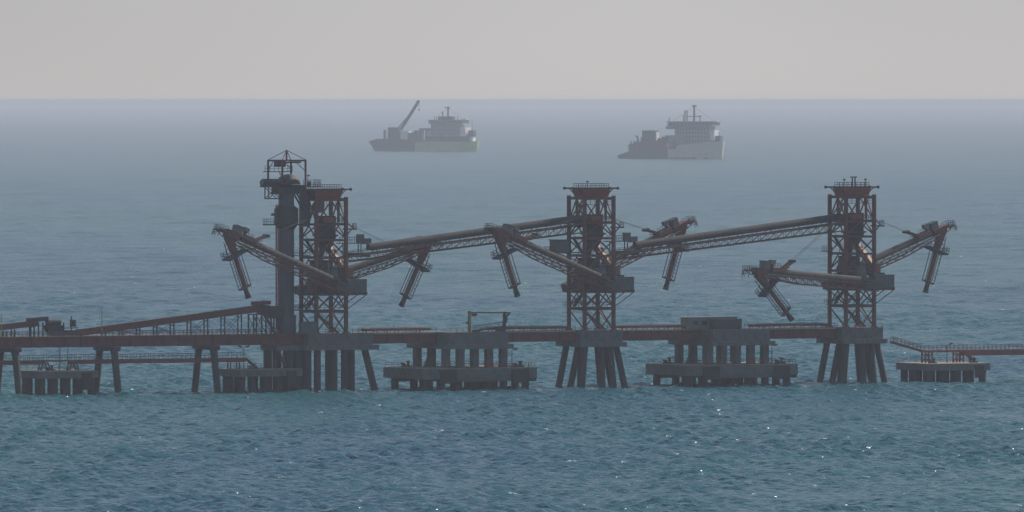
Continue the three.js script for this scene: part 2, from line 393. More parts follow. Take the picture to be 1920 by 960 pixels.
function lamp(u, y, v, h, label, m = M.dark, lean = 1, twin = false) {
  const hm = m === M.yellow ? M.white : m;
  const t = thing('lamp_post', label, 'lamp', [u, y, v], 'lamp posts along the jetty');
  tube('pole', t, m, [0, 0, 0], [0, h, 0], 0.13, 0.09);
  for (const s of twin ? [-1, 1] : [lean]) { bar('arm', t, m, [0, h, 0], [s * 0.8, h + 0.3, 0], 0.1); const l = box('lamp_head', t, hm, s * 0.6, s * 1.5, h + 0.18, h + 0.5, -0.3, 0.3); l.rotation.z = s * 0.3; }
  return t;
}
lamp(-137.2, DECK, 3.3, 6.4, 'yellow lamp post on the approach trestle beside the foot of the sloping conveyor', M.yellow, -1);
lamp(-164.2, DECK, 3.3, 5.4, 'orange lamp post at the left edge of the picture', M.yellow, -1);
lamp(-50.6 + 4.9, 5.12, -8.9, 4.6, 'thin lamp post left of the columns on the gantry dolphin', M.dark, -1);
lamp(-26.9, 5.12, 8.8, 4.3, 'thin lamp post right of the columns on the gantry dolphin', M.dark, 1);
lamp(29.2, 5.12, -8.9, 4.6, 'thin lamp post left of the columns on the control building dolphin', M.dark, -1);
lamp(47, 5.12, 8.8, 4.5, 'thin lamp post right of the columns on the control building dolphin', M.dark, 1);
lamp(-148.2, 5.6, 2.5, 5.6, 'thin lamp post on the far left dolphin, left of its twin', M.dark, -1);
lamp(-146, 5.6, 2.5, 5.7, 'thin lamp post on the far left dolphin, right of its twin', M.dark, 1);
lamp(-97, 5.4, 0, 5.2, 'thin lamp post on the dolphin beneath the round column', M.dark, 1, true);
lamp(101.2, 4.6, 3, 4.6, 'thin lamp post on the far right dolphin', M.dark, 1);

// ---------------------------------------------------------------- catwalks
{
  const t = thing('catwalk', 'long red footbridge under the approach trestle with a fine railing', 'footbridge', [-130, 0, 0], 'footbridges between dolphins');
  for (const [a, b] of [[-60, -21.5], [-21.5, -14.5], [-14.5, 33.2]]) {
    const mid = a === -21.5;
    for (const z of [-0.75, 0.75]) slab('girder', t, M.redBright, a, b - 0.04, mid ? 7.75 : 7.1, 8.05, z - 0.12, z + 0.12);
    slab('walkway', t, M.rust, a, b - 0.04, 8.05, 8.13, -0.9, 0.9);
  }
  for (const z of [-0.85, 0.85]) railing(t, M.dark, [[-60, 8.13, z], [33, 8.13, z]], 1.25, 1.25, 0.08);
  for (const x of [-21.3, -13.6]) for (const z of [-0.8, 0.8]) {
    bar('trestle_leg', t, M.dark, [x - 1.3, 5.6, z], [x - 0.6, 7.75, z], 0.26); bar('trestle_leg', t, M.dark, [x + 1.3, 5.6, z], [x + 0.6, 7.75, z], 0.26);
    bar('brace', t, M.dark, [x - 1.2, 5.7, z], [x + 0.7, 7.6, z], 0.16); bar('brace', t, M.dark, [x + 1.2, 5.7, z], [x - 0.7, 7.6, z], 0.16);
  }
  for (const x of [29, 31.4]) for (const z of [-0.8, 0.8]) bar('trestle_leg', t, M.dark, [x, 5.4, z], [x, 7.1, z], 0.26);
  stairs(t, M.dark, [36.6, 5.4, 0], [33.4, 8.05, 0], 1.2);
}
{
  const t = thing('catwalk', 'red footbridge leading from the rightmost tower off the right edge', 'footbridge', [100, 0, 0], 'footbridges between dolphins');
  for (const z of [-0.75, 0.75]) {
    bar('girder', t, M.rust, [-13.4, 10.0, z], [-4.3, 7.6, z], 0.24, 0.45);
    slab('girder', t, M.redBright, -4.3, 7.4, 7.25, 7.75, z - 0.12, z + 0.12);
    slab('girder', t, M.redBright, 7.44, 48, 6.35, 7.75, z - 0.12, z + 0.12);
    railing(t, M.rust, [[-13.4, 10.2, z * 1.12], [-4.3, 7.85, z * 1.12], [48, 7.85, z * 1.12]], 1.2, 1.25, 0.08);
  }
  bar('walkway', t, M.ochre, [-13.4, 10.25, 0], [-4.3, 7.8, 0], 1.9, 0.1);
  slab('walkway', t, M.rust, -4.3, 48, 7.75, 7.83, -0.9, 0.9);
  for (const x of [-3, 6.2]) for (const z of [-0.9, 0.9]) {
    const m = x > 0 ? M.redBright : M.rust;
    for (const dx of [-1, 1]) bar('trestle_leg', t, m, [x + dx, 4.6, z], [x + dx, 7.3, z], 0.3);
    bar('brace', t, m, [x - 1, 4.7, z], [x + 1, 7.2, z], 0.18); bar('brace', t, m, [x + 1, 4.7, z], [x - 1, 7.2, z], 0.18);
  }
  stairs(t, M.dark, [11, 4.6, 0.2], [7.4, 7.7, 0.2], 1.2);
}

// ---------------------------------------------------------------- lattice towers
const TX = 4.1, TZ = 4.3, LEV = [19.7, 23.9, 28.6, 33.0, 37.4, 41.3, 47.6];
function tower(u, label, index) {
  const t = thing('transfer_tower', label, 'tower', [u, 0, 0], 'red lattice towers');
  for (const x of [-TX, TX]) for (const z of [-TZ, TZ]) {
    box('column', t, M.red, x - 0.4, x + 0.4, DECK, 47.9, z - 0.4, z + 0.4);
    box('base_plate', t, M.redBright, x - 0.7, x + 0.7, DECK + 0.01, DECK + 0.3, z - 0.7, z + 0.7);
  }
  for (const x of [-TX, TX]) box('column', t, M.red, x - 0.25, x + 0.25, 41.5, 47.4, -0.25, 0.25);
  LEV.forEach((y, i) => {
    const h = i === 0 ? 0.6 : i === 6 ? 0.7 : 0.5;
    for (const z of [-TZ, TZ]) box('beam', t, M.red, -TX + 0.4, TX - 0.4, y - h, y, z - 0.22, z + 0.22);
    for (const x of [-TX, TX]) box('beam', t, M.red, x - 0.22, x + 0.22, y - h, y, -TZ + 0.4, TZ - 0.4);
  });
  const bays = [DECK, ...LEV];
  for (let i = 0; i < bays.length - 1; i++) {
    const a = bays[i] + 0.15, b = bays[i + 1] - 0.6;
    for (const z of [-TZ, TZ]) {
      if (i === 0 || i === 1 || i === 4) { bar('brace', t, M.red, [-TX, b, z], [0.2, a, z], 0.2, 0.26); bar('brace', t, M.red, [TX, b, z], [0.2, a, z], 0.2, 0.26); }
      if (i !== 0 && i !== 2) { bar('brace', t, M.red, [-TX, a, z], [0, b, z], 0.24, 0.3); bar('brace', t, M.red, [TX, a, z], [0, b, z], 0.24, 0.3); }
      if (i === 0) bar('brace', t, M.red, [TX, a, z], [0.5, b, z], 0.2, 0.26);
    }
    for (const x of [-TX, TX]) {
      if (i === 6) { for (const s of [-1, 1]) { bar('brace', t, M.red, [x, a, s * TZ], [x, b, s * 0.2], 0.24, 0.3); } }
      else if (i === 1 || i === 5 || i === 3) { bar('brace', t, M.red, [x, a, -TZ], [x, b, 0], 0.22, 0.28); bar('brace', t, M.red, [x, a, TZ], [x, b, 0], 0.22, 0.28); }
      else bar('brace', t, M.red, [x, a, -TZ * (i % 2 ? 1 : -1)], [x, b, TZ * (i % 2 ? 1 : -1)], 0.22, 0.28);
    }
  }
  // floors and balconies
  box('floor', t, M.dark, -5.6, 4, 19.72, 19.82, -3.9, 3.9);
  railing(t, M.dark, [[-3.6, 19.82, -4.6], [-5.5, 19.82, -4.6], [-5.5, 19.82, 3.8], [3.8, 19.82, 3.8]], 1.2, 1.3, 0.09);
  box('floor', t, M.dark, -5.7, 8.9, 23.93, 24.15, -4.6, 6.7);
  box('edge_beam', t, M.red, -5.7, 8.9, 23.5, 23.93, 6.2, 6.6);
  railing(t, M.dark, [[-5.6, 24.15, -4.4], [-5.6, 24.15, 2.5]], 1.2, 1.2, 0.09);
  box('floor', t, M.dark, -4.4, 4.4, 28.62, 28.74, -4.2, 3.9);
  railing(t, M.dark, [[-4.3, 28.74, 4.6], [4.3, 28.74, 4.6]], 1.15, 1.4, 0.09);
  box('floor', t, M.dark, -3.9, 0.6, 33.02, 33.12, -3.8, 0.4);
  railing(t, M.dark, [[-3.8, 33.12, 0.4], [0.6, 33.12, 0.4]], 1.15, 1.4, 0.09);
  box('floor', t, M.dark, -3.9, 0.5, 37.42, 37.52, -3.8, 3.8);
  railing(t, M.dark, [[-3.8, 37.52, 3.6], [0.5, 37.52, 3.6]], 1.15, 1.4, 0.09);
  box('floor', t, M.dark, 0.8, 4.6, 41.32, 41.45, -3.8, 3.8);
  railing(t, M.dark, [[1, 41.45, 3.8], [4.5, 41.45, 3.8], [4.5, 41.45, -3.8]], 1.15, 1.4, 0.09);
  for (const s of [-1, 1]) { box('floor', t, M.dark, s > 0 ? 1.4 : -3.6, s > 0 ? 3.8 : -1, 45.6, 45.72, 1, 4); railing(t, M.dark, [[s > 0 ? 1.4 : -3.6, 45.72, 4], [s > 0 ? 3.8 : -1, 45.72, 4]], 1.1, 1.2, 0.09); }
  box('balcony', t, M.red, 4.5, 7.2, 39.7, 40.05, 1.6, 4.2);
  bar('balcony_strut', t, M.redBright, [4.5, 41.6, 3.9], [6.3, 40, 3.9], 0.25); bar('balcony_strut', t, M.red, [4.5, 38.4, 3.9], [5.8, 39.8, 3.9], 0.25);
  railing(t, M.dark, [[6.2, 40.05, 4.1], [7.1, 40.05, 4.1], [7.1, 40.05, 1.7]], 1.2, 0.9, 0.1);
  if (index !== 0) {
    box('balcony', t, M.red, -6.4, -4.5, 33.3, 33.55, -4.4, -2); railing(t, M.dark, [[-4.6, 33.55, -2.1], [-6.3, 33.55, -2.1], [-6.3, 33.55, -4.3]], 1.2, 0.9, 0.1);
    bar('balcony_strut', t, M.red, [-4.5, 32.2, -2.2], [-5.6, 33.35, -2.2], 0.22);
  }
  // stairs
  stairs(t, M.red, [-3.2, 19.5, 0.6], [0.1, 16.9, 0.6], 1.1); stairs(t, M.red, [0.3, 16.9, 0.6], [3.6, DECK, 0.6], 1.1);
  box('stair_landing', t, M.red, -0.4, 0.9, 16.8, 16.9, 0, 1.2);
  stairs(t, M.dark, [-3.6, 19.9, -2.6], [-0.4, 23.9, -2.6]); stairs(t, M.dark, [-0.4, 24.2, 2.4], [-3.6, 28.6, 2.4]);
  stairs(t, M.dark, [-3.6, 28.8, -1.2], [-0.8, 33, -1.2]); stairs(t, M.dark, [-0.8, 33.2, -3], [-3.6, 37.4, -3]);
  stairs(t, M.dark, [3.6, 37.5, -2.8], [1.2, 41.3, -2.8]); stairs(t, M.dark, [-3.4, 41.4, -2], [-1.6, 45.6, -2]);
  // conveying plant inside: head chute, hopper, two raked chutes, slewing drum, machine floor
  box('head_chute', t, M.dark, -1.4, 2.6, 38.4, 43.2, -1.5, 1.5);
  add('hopper', taperGeo(-0.7, 1.4, -0.7, 0.7, 34.6, -1.9, 2.9, -1.7, 1.7, 38.4), M.dark, t);
  box('hopper_rim', t, M.red, -2.2, 3.1, 38.1, 38.5, -1.9, 1.9);
  bar('raked_chute', t, M.ochre, [1.9, 36.3, -2.4], [4.9, 29.8, 2.3], 1.7, 0.9);
  bar('chute_flange', t, M.brownBox, [2.75, 34.45, -1.07], [2.95, 34.0, -0.75], 2.1, 1.2);
  bar('raked_chute', t, M.dark, [-0.4, 36.2, 0.6], [-3.0, 29.4, 3.2], 1.3, 1.1);
  bar('chute_rail', t, M.dark, [0.6, 36.6, -2.0], [3.4, 29.8, 2.6], 0.25, 0.5);
  box('boom_inlet', t, M.brownBox, 3.4, 7.0, 27.2, 30.2, -0.6, 2.5);
  tube('slewing_drum', t, M.grey, [0.4, 24.2, 3], [0.4, 29.6, 3], 2.1); tube('slewing_drum', t, M.dark, [-0.4, 24.2, -3], [-0.4, 29.4, -3], 2.1);
  box('machine_house', t, M.red, -3.4, 3.4, 24.2, 27.5, -2.6, 1.2);
  box('machine_house', t, M.dark, -3.6, -0.2, 28.8, 32.2, -0.6, 3.2);
  box('control_cabinet', t, M.grey, 0.6, 2.4, 28.8, 30.6, 1.9, 3.4);
  box('drive_motor', t, M.redBright, -1.6, 1.8, 41.5, 42.8, 1.6, 3.1);
  slab('counter_box', t, M.grey, 3.4, 8.8, 24.16, 27.5, 2.6, 6.5, 5);
  for (let x = 4.1; x < 8.7; x += 0.75) box('rib', t, M.grey, x - 0.06, x + 0.06, 24.3, 27.4, 6.5, 6.6);
  box('drum_guard', t, M.dark, 5.6, 6.6, 27.52, 27.95, 3.4, 5.4);
  bar('counter_strut', t, M.dark, [8.6, 23.5, 6.4], [4.2, 19.9, 4.5], 0.22); bar('counter_strut', t, M.dark, [8.6, 23.9, 2.7], [4.2, 20.2, 0.6], 0.22);
  // roof
  add('roof_house', taperGeo(-3.4, 3.4, -2.7, 2.7, 47.65, -3.9, 3.9, -3.1, 3.1, 49.55), M.redBright, t);
  for (const z of [-2.3, 2.3]) {
    box('runway_beam', t, M.dark, -6.6, 6.6, 49.58, 49.95, z - 0.2, z + 0.2);
    for (const s of [-1, 1]) { bar('runway_strut', t, M.dark, [s * 3.4, 48.2, z], [s * 5, 49.6, z], 0.2); box('end_stop', t, M.dark, s * 6.4 - 0.2, s * 6.4 + 0.2, 49.4, 50.1, z - 0.3, z + 0.3); }
  }
  box('roof_deck', t, M.red, -4.1, 4.1, 49.56, 49.72, -2, 2);
  railing(t, M.dark, [[-3.9, 49.72, 2], [3.9, 49.72, 2], [3.9, 49.72, -2], [-3.9, 49.72, -2], [-3.9, 49.72, 2]], 1.25, 1.3, 0.1);
  if (index === 2) {
    for (const x of [0.1, 0.9]) box('mast_post', t, M.dark, x - 0.12, x + 0.12, 49.72, 52.2, -0.15, 0.15);
    box('mast_head', t, M.dark, -0.4, 1.4, 52.2, 52.45, -0.3, 0.3);
    for (const x of [-2.8, 3.4]) { tube('lamp_stem', t, M.dark, [x, 49.7, 1], [x, 51.6, 1], 0.08); box('lamp_head', t, M.dark, x - 0.25, x + 0.25, 51.5, 51.9, 0.8, 1.2); }
  }
  if (index === 1) { tube('lamp_stem', t, M.dark, [-1.6, 49.7, 1], [-1.6, 51.4, 1], 0.08); box('lamp_head', t, M.dark, -1.9, -1.3, 51.3, 51.6, 0.8, 1.2); }
  if (index === 0) { box('cladding_panel', t, M.dark, -4.7, -4.5, 40.5, 49.4, -4.2, 1.5); box('cladding_panel', t, M.red, -4.6, -2, 44, 47.5, 4.5, 4.6); }
  return t;
}
tower(-75, 'red lattice tower standing right beside the tall round column', 0);
tower(0, 'red lattice tower in the middle with a grey hut on its left side', 1);
tower(75, 'rightmost red lattice tower with a small mast on its roof', 2);

// grey hut on a bracket platform left of the middle tower
{
  const t = thing('machinery_hut', 'grey ribbed hut on a bracket platform left of the middle tower', 'hut', [-10.2, 33.6, 2.4]);
  slab('hut_wall', t, M.grey, -2, 2, 0.15, 3.1, -1.6, 1.6, 4);
  box('roof', t, M.dark, -2.2, 2.2, 3.1, 3.3, -1.8, 1.8);
  for (let x = -1.7; x < 1.9; x += 0.7) box('rib', t, M.grey, x - 0.06, x + 0.06, 0.2, 3.05, 1.6, 1.68);
  box('platform', t, M.dark, -3.6, 5.8, -0.1, 0.13, -1.9, 2);
  bar('bracket', t, M.red, [-1.5, -0.1, 1.7], [5.6, -2.6, 1.7], 0.25); bar('bracket', t, M.red, [-1.5, -0.1, -1.7], [5.6, -2.6, -1.7], 0.25);
  railing(t, M.dark, [[-2.1, 0.13, 1.9], [-3.5, 0.13, 1.9], [-3.5, 0.13, -1.8]], 1.4, 0.8, 0.1);
}

// ---------------------------------------------------------------- inclined conveyor galleries between towers
function gallery(uT, label) {                          // uT: the tower at its tail; the head lies in the next tower
  const t = thing('conveyor_gallery', label, 'conveyor', [uT, 0, 0], 'inclined conveyor galleries');
  const x0 = 6.2, x1 = 71, top = x => 34.25 + (x - x0) * 0.1165, bot = x => 31.7 + (x - x0) * 0.1055;   // hood axis, bottom chord
  const len = Math.hypot(x1 - x0, top(x1) - top(x0)), ang = Math.atan2(top(x1) - top(x0), x1 - x0);
  const n = 6, h0 = 12.4;
  for (let k = 0; k < n; k++) {
    const hd = add('hood', hoodGeo(len * (x1 - h0) / (x1 - x0) / n - 0.06, 1.22, 0.55), M.hood, t);
    const x = h0 + (x1 - h0) * k / n; hd.position.set(x, top(x), 0); hd.rotation.z = ang;
  }
  for (const z of [-1.7, 1.7]) {
    bar('top_chord', t, M.red, [x0 - 1, top(x0 - 1) - 1.3, z], [x1, top(x1) - 1.3, z], 0.24, 0.4);
    bar('bottom_chord', t, M.red, [x0, bot(x0), z], [x1, bot(x1), z], 0.22, 0.26);
    const m = 27;
    for (let k = 0; k <= m; k++) {
      const x = x0 + (x1 - x0) * k / m, y = top(x) - 1.35, b = bot(x);
      bar('vertical', t, M.red, [x, b, z], [x, y, z], 0.11);
      if (k < m) { const xn = x0 + (x1 - x0) * (k + 1) / m, up = k > m * 0.36; bar('diagonal', t, M.red, up ? [x, b, z] : [x, y, z], up ? [xn, top(xn) - 1.35, z] : [xn, bot(xn), z], 0.1); }
    }
  }
  for (let k = 0; k <= 16; k++) { const x = x0 + (x1 - x0) * k / 16; bar('cross_beam', t, M.red, [x, top(x) - 1.42, -2.6], [x, top(x) - 1.42, 2.6], 0.2); for (const z of [-1.3, 1.3]) bar('hood_leg', t, M.dark, [x, top(x) - 1.2, z], [x, top(x) - 0.5, z], 0.14); }
  for (const z of [-2.15, 2.15]) bar('walkway', t, M.dark, [x0, top(x0) - 1.28, z], [x1, top(x1) - 1.28, z], 0.8, 0.08);
  bar('belt', t, M.rubber, [x0, top(x0) - 0.25, 0], [x1, top(x1) - 0.25, 0], 1.6, 0.1);
  { const gs = []; for (const z of [-2.5, 2.5]) { for (let k = 0; k <= 40; k++) { const x = x0 + (x1 - x0) * k / 40; gs.push(barGeo([x, top(x) - 1.1, z], [x, top(x) - 0.05, z], 0.07)); } gs.push(barGeo([x0, top(x0) - 0.05, z], [x1, top(x1) - 0.05, z], 0.07)); } add('railing', mergeGeometries(gs), M.dark, t); }
  // tail: drive boxes on a platform; head: level box inside the next tower
  box('tail_platform', t, M.dark, 4.8, 11.2, 36.2, 36.38, -2.7, -0.7);
  for (const x of [6.6, 10.8]) for (const z of [-2.5, -0.9]) box('platform_post', t, M.dark, x - 0.1, x + 0.1, top(x) - 1.2, 36.2, z - 0.1, z + 0.1);
  railing(t, M.dark, [[4.9, 36.38, -0.8], [9.6, 36.38, -0.8]], 1.4, 0.7, 0.1);
  slab('drive_box', t, M.grey, 10.1, 11.7, 36.38, 38.5, -2.3, -0.8, 3); slab('drive_box', t, M.grey, 11.75, 13.7, 36.0, 37.5, -2.2, -0.9, 3);
  box('tail_box', t, M.dark, 6.4, 12.4, 32.9, 33.9, -1.2, 1.2);
  const hb = add('head_hood', hoodGeo(5, 1.22, 1.1), M.hood, t); hb.position.set(70.9, top(x1) - 0.05, 0);
  box('head_frame', t, M.dark, 70.95, 75.8, top(x1) - 1.9, top(x1) - 1.2, -1.5, 1.5);
}
gallery(-75, 'long sloping conveyor gallery rising to the middle tower, on the left');
gallery(0, 'long sloping conveyor gallery rising to the rightmost tower');

// ---------------------------------------------------------------- ship loading booms, each with its hanging spout
function makeBoom() {                                  // built along +x from its pivot at the origin, y up
  const t = new THREE.Group();
  for (let k = 0; k < 4; k++) { const h = add('hood', hoodGeo(7.85, 0.95, 0.45), M.hood, t); h.position.set(5.2 + 7.9 * k, 0.35, 0); }
  bar('belt', t, M.rubber, [2, 0.1, 0], [38, 0.1, 0], 1.2, 0.1);
  const low = x => x < 27 ? -2.05 : -2.05 + (x - 27) * 0.085;
  for (const z of [-1.25, 1.25]) {
    box('top_chord', t, M.red, 0, 38.6, -0.66, -0.36, z - 0.13, z + 0.13);
    bar('bottom_chord', t, M.red, [0, -2.05, z], [27, -2.05, z], 0.22, 0.26); bar('bottom_chord', t, M.red, [27, -2.05, z], [38.6, low(38.6), z], 0.22, 0.26);
    for (let k = 0; k <= 26; k++) { const x = 0.4 + k * 1.46; bar('vertical', t, M.red, [x, low(x), z], [x, -0.6, z], 0.11); if (k < 26) bar('diagonal', t, M.red, k % 2 ? [x, low(x), z] : [x, -0.6, z], k % 2 ? [x + 1.46, -0.6, z] : [x + 1.46, low(x + 1.46), z], 0.11); }
    box('walkway', t, M.dark, 2, 38, -0.34, -0.28, z * 1.55 - 0.35, z * 1.55 + 0.35);
    const gs = []; for (let x = 3; x < 38; x += 1.8) gs.push(barGeo([x, -0.3, z * 1.8], [x, 0.75, z * 1.8], 0.06)); gs.push(barGeo([2, 0.75, z * 1.8], [38, 0.75, z * 1.8], 0.06)); add('railing', mergeGeometries(gs), M.dark, t);
  }
  for (let k = 0; k <= 13; k++) { const x = 0.4 + k * 2.92; bar('cross_beam', t, M.red, [x, low(x), -1.25], [x, low(x), 1.25], 0.14); }
  // root
  box('root_box', t, M.dark, -0.9, 4.6, -1.6, 0.5, -1.4, 1.4);
  bar('root_hood', t, M.hood, [3.2, 0.75, 0], [5.6, 0.75, 0], 1.9, 1.1);
  // head
  add('head_housing', taperGeo(38.2, 41.2, -1.1, 1.1, -0.8, 37.0, 41.8, -1.2, 1.2, 1.1), M.red, t);
  box('motor_house', t, M.grey, 37.1, 39.2, 1.12, 2.9, -0.9, 0.9);
  box('motor_roof', t, M.dark, 37.0, 39.3, 2.9, 3.02, -1.0, 1.0);
  box('winch_box', t, M.grey, 34.9, 36.5, 2.4, 3.4, -0.6, 0.6); bar('winch_stand', t, M.red, [35.9, 0.4, 0], [35.6, 2.4, 0], 0.9, 0.5);
  box('drive_cover', t, M.rust, 31.8, 36.2, 0.5, 1.5, -1.15, 1.15);
  railing(t, M.dark, [[31.8, 1.5, 1.1], [34.6, 1.5, 1.1]], 1.2, 0.9, 0.09);
  for (const z of [-0.7, 0.7]) bar('stay_jib', t, M.red, [32.6, 1.2, z], [28.9, 3.6, z], 0.35, 0.5);
  bar('stay_link', t, M.red, [33.2, 0.8, -0.5], [30.2, 1.9, -0.5], 0.22); box('sheave', t, M.dark, 28.5, 29.5, 3.35, 3.9, -0.95, 0.95);
  bar('nose_beam', t, M.red, [41.6, 0.3, -1], [44.2, 0.4, -1], 0.3); bar('nose_beam', t, M.red, [41.6, 0.3, 1], [44.2, 0.4, 1], 0.3);
  box('nose_platform', t, M.dark, 42, 44.5, 0.05, 0.17, -1.4, 1.4);
  railing(t, M.dark, [[42, 0.17, 1.3], [44.4, 0.17, 1.3], [44.4, 0.17, -1.3], [42, 0.17, -1.3]], 1.2, 0.9, 0.09);
  railing(t, M.dark, [[43.6, -1.7, 1.2], [44.6, -1.2, 1.2], [44.6, -1.2, -1.2]], 1.2, 0.9, 0.08, 'access_cage');
  bar('cage_strut', t, M.dark, [44.0, 0.1, 1.2], [44.5, -1.6, 1.2], 0.12); bar('cage_strut', t, M.dark, [44.0, 0.1, -1.2], [44.5, -1.6, -1.2], 0.12);
  bar('nose_strut', t, M.dark, [41.4, -0.9, 0.8], [43.8, 0.1, 0.8], 0.16);
  // spout, hinged under the head; its own axis points down
  const s = new THREE.Group(); s.name = 'spout'; s.position.set(40.0, -0.7, 0); t.add(s);
  add('spout_throat', taperGeo(-0.65, 0.65, -0.65, 0.65, -3.9, -0.95, 0.95, -0.95, 0.95, 0.4), M.red, s);
  for (const x of [-1.35, 1.35]) bar('throat_frame', s, M.dark, [x * 0.95, -0.6, 0.9], [x, -4.4, 0.9], 0.16);
  for (let k = 0; k < 3; k++) bar('throat_tie', s, M.dark, [-1.3, -1.2 - k * 1.2, 1], [1.3, -1.6 - k * 1.2, 1], 0.13);
  box('spout_platform', s, M.dark, -3.5, 3.0, -4.9, -4.45, -1.5, 1.5);
  railing(s, M.dark, [[1.2, -4.45, 1.4], [3.0, -4.45, 1.4], [3.0, -4.45, -1.4], [1.2, -4.45, -1.4]], 1.4, 0.8, 0.1);
  railing(s, M.dark, [[-1.5, -4.45, 1.4], [-3.4, -4.45, 1.4], [-3.4, -4.45, -1.4]], 0.7, 0.9, 0.1);
  tube('spout_tube', s, M.red, [0, -13.9, 0], [0, -3.8, 0], 0.62);
  for (const x of [-1.55, 1.55]) for (const z of [-0.6, 0.6]) bar('guide_rail', s, M.dark, [x, -4.9, z], [x, -13.2, z], 0.15);
  for (let k = 0; k < 9; k++) { const y = -5.4 - k * 0.96; for (const x of [-1, 1]) bar('guide_tie', s, M.dark, [x * 0.5, y, 0.6], [x * 1.55, y - 0.35, 0.6], 0.09); }
  bar('guide_shoe', s, M.red, [-1.6, -13.2, 0], [1.6, -13.2, 0], 1.3, 0.28);
  tube('nozzle', s, M.rubber, [0, -16.0, 0], [0, -13.9, 0], 0.78, 0.55);
  return t;
}
const boom0 = makeBoom();
// tower u, side (-1 left and near, +1 right and far), luff, slew off the jetty's axis, spout angle
[[-75, -1, 19.6, 13.6, -42, 'raised loading boom crossing in front of the tall round column'],
 [-75, 1, 14.2, 10, -42, 'loading boom reaching right behind the left conveyor gallery, from the tower beside the column'],
 [0, -1, 19.3, 12.8, -41, 'raised loading boom crossing in front of the left conveyor gallery, left of the middle tower'],
 [0, 1, 20.9, 12, -40, 'loading boom right of the middle tower, its head showing above the right gallery'],
 [75, -1, 4.6, 13, -49, 'lowered, nearly level loading boom left of the rightmost tower'],
 [75, 1, 18.8, 11.2, -38, 'raised loading boom at far right reaching over open water'],
].forEach(([u, side, luff, slew, sp, label], i) => {
  const b = i ? boom0.clone() : boom0;
  b.name = numbered('loading_boom'); b.userData = {};
  const root = at(u - side * 3.6, 25.3, -side * 6.3);
  b.position.copy(root); b.rotation.order = 'YZX';
  b.rotation.set(0, PHI + (side < 0 ? Math.PI + slew * D2R : slew * D2R), luff * D2R);
  const s = b.children.find(c => c.name === 'spout'); s.rotation.z = sp * D2R;
  tag(b, label, 'loading boom', 'ship loading booms');
  scene.add(b); b.updateMatrixWorld(true);
  for (const z of [-0.45, 0.45]) {                    // the two luffing cables up to the tower
    const e = b.worldToLocal(at(u + side * 4.1, 43.2, -side * 4.1)), o = tube('luffing_cable', b, M.dark, [29, 3.7, z], [e.x, e.y, e.z + z], 0.035);
    o.castShadow = true;
  }
  const e2 = b.children.find(c => c.name === 'spout_stay'); if (e2) b.remove(e2);
  const q = V(-1.2, -4.0, 0).applyAxisAngle(V(0, 0, 1), sp * D2R).add(s.position);
  bar('spout_stay', b, M.dark, [32.4, -1.75, 0], [q.x, q.y, 0], 0.22);
});

